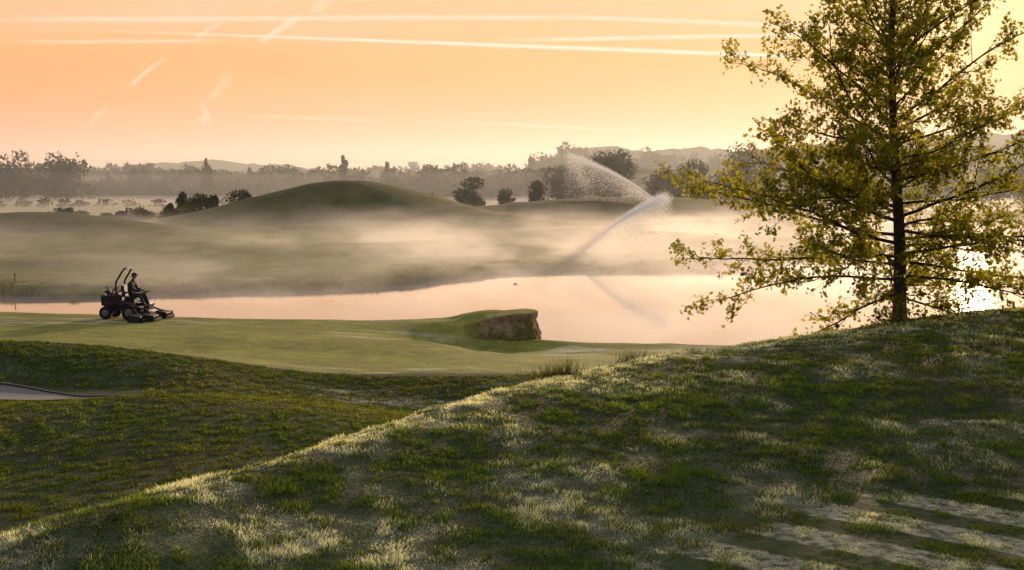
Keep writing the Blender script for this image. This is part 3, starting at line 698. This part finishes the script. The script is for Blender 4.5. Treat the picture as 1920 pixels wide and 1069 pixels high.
col=t.mix(.02,col,nisc)
cmask=t.m('MULTIPLY',t.sm(.44,.66,cn2),t.sm(0.035,.09,Z_)); cmask=t.m('MULTIPLY',cmask,t.m('MULTIPLY',fac,.42))
col=t.mix(cmask,col,srgb(254,208,172))
dt=t.new('ShaderNodeVectorMath',operation='DOT_PRODUCT'); t.l.new(D,dt.inputs[0]); dt.inputs[1].default_value=sd
dd=t.m('MAXIMUM',dt.outputs['Value'],0)
g1=t.m('POWER',dd,300.0); g2=t.m('POWER',dd,60.0)
col=t.mix(t.m('MULTIPLY',g2,.15),col,(1.12,.60,.18,1)); col=t.mix(t.m('MULTIPLY',g1,.85),col,(1.6,1.12,.50,1))
t.put(bg.inputs[0],col); bg.inputs[1].default_value=1.0
# ------------------------------------------------------------ contrails: thin soft ribbons high and far away, dawn light put in as emission
m=bpy.data.materials.new('contrail_glow'); m.use_nodes=True; t=NT(m.node_tree); t.n.clear()
o=t.new('ShaderNodeOutputMaterial'); em=t.new('ShaderNodeEmission'); em.inputs[0].default_value=(1,.84,.66,1); tp=t.new('ShaderNodeBsdfTransparent'); mx=t.new('ShaderNodeMixShader')
vc=t.new('ShaderNodeVertexColor',layer_name='Tint'); sc_=t.new('ShaderNodeSeparateColor'); t.l.new(vc.outputs[0],sc_.inputs[0])
gp=t.new('ShaderNodeNewGeometry').outputs['Position']; nn=t.noise(gp,.006,4,.65)
e=t.m('EXPONENT',t.m('MULTIPLY',t.m('MULTIPLY',sc_.outputs[0],sc_.outputs[0]),-5.0))
e=t.m('MULTIPLY',t.m('SUBTRACT',e,.0067),t.m('MULTIPLY',sc_.outputs[1],t.m('ADD',.35,t.m('MULTIPLY',nn,1.3))),clamp=True)
t.put(mx.inputs[0],e); t.l.new(tp.outputs[0],mx.inputs[1]); t.l.new(em.outputs[0],mx.inputs[2]); t.l.new(mx.outputs[0],o.inputs[0])
CV=[];CF=[];CA=[]
def trail(p0,p1,wpx,amt,fade0=.1,fade1=.1,wob=0,kd=[0]):
    kd[0]+=1; D0=9000+60*kd[0]
    a=np.array(W(*p0,D0)); b=np.array(W(*p1,D0)); L=np.linalg.norm(b-a); d=(b-a)/L; up=np.array([-d[2],0,d[0]]); s=D0/2667
    N=40; off=sum(len(v) for v in CV); vs=[];at_=[]
    for i in range(N+1):
        f=i/N; c=a+(b-a)*f+up*wob*s*(float(fbm(np.array(f*4.),np.array(kd[0]*3.1),5,3))-.5)
        am=amt*float(sstep(-.02,fade0,f))*(1-float(sstep(1-fade1,1.0,f)))
        for j in(-1,0,1): vs.append(c+up*j*wpx*2.2*s); at_.append((abs(j),am,0))
    CV.append(np.array(vs)); CA.append(np.array(at_))
    for i in range(N):
        for j in range(2): q=off+i*3+j; CF.append((q,q+1,q+4,q+3))
trail((60,52),(1500,106),3.0,.95,.5,.02); trail((700,76),(1500,106),4.2,.5,.5,.03)
trail((-60,37),(1100,33),4.5,.6,.2,.1,5); trail((1000,31),(1600,50),4.5,.6,.2,.1,5)
trail((0,78),(460,76),3.5,.45,.3,.3,4); trail((860,76),(1560,65),4,.7,.4,.1,4); trail((1500,66),(2100,56),4,.5)
trail((478,84),(575,26),5.5,.6,.3,.3,10); trail((575,26),(640,-20),8,.35,.3,.3,10); trail((232,166),(318,104),3.5,.55,.3,.3,8); trail((355,80),(430,33),4,.5,.3,.4,8)
trail((372,238),(388,185),7,.42,.3,.4,26); trail((386,200),(440,120),9,.24,.3,.4,30); trail((165,240),(205,195),6,.32,.3,.4,20)
trail((400,216),(800,228),3,.26,.3,.4,5); trail((800,228),(1330,247),3,.3,.3,.4,5)
mesh_obj('contrails',np.vstack(CV),np.array(CF),m,attr=np.vstack(CA))
sc.view_settings.view_transform='Standard'; sc.view_settings.look='None'; sc.view_settings.exposure=0
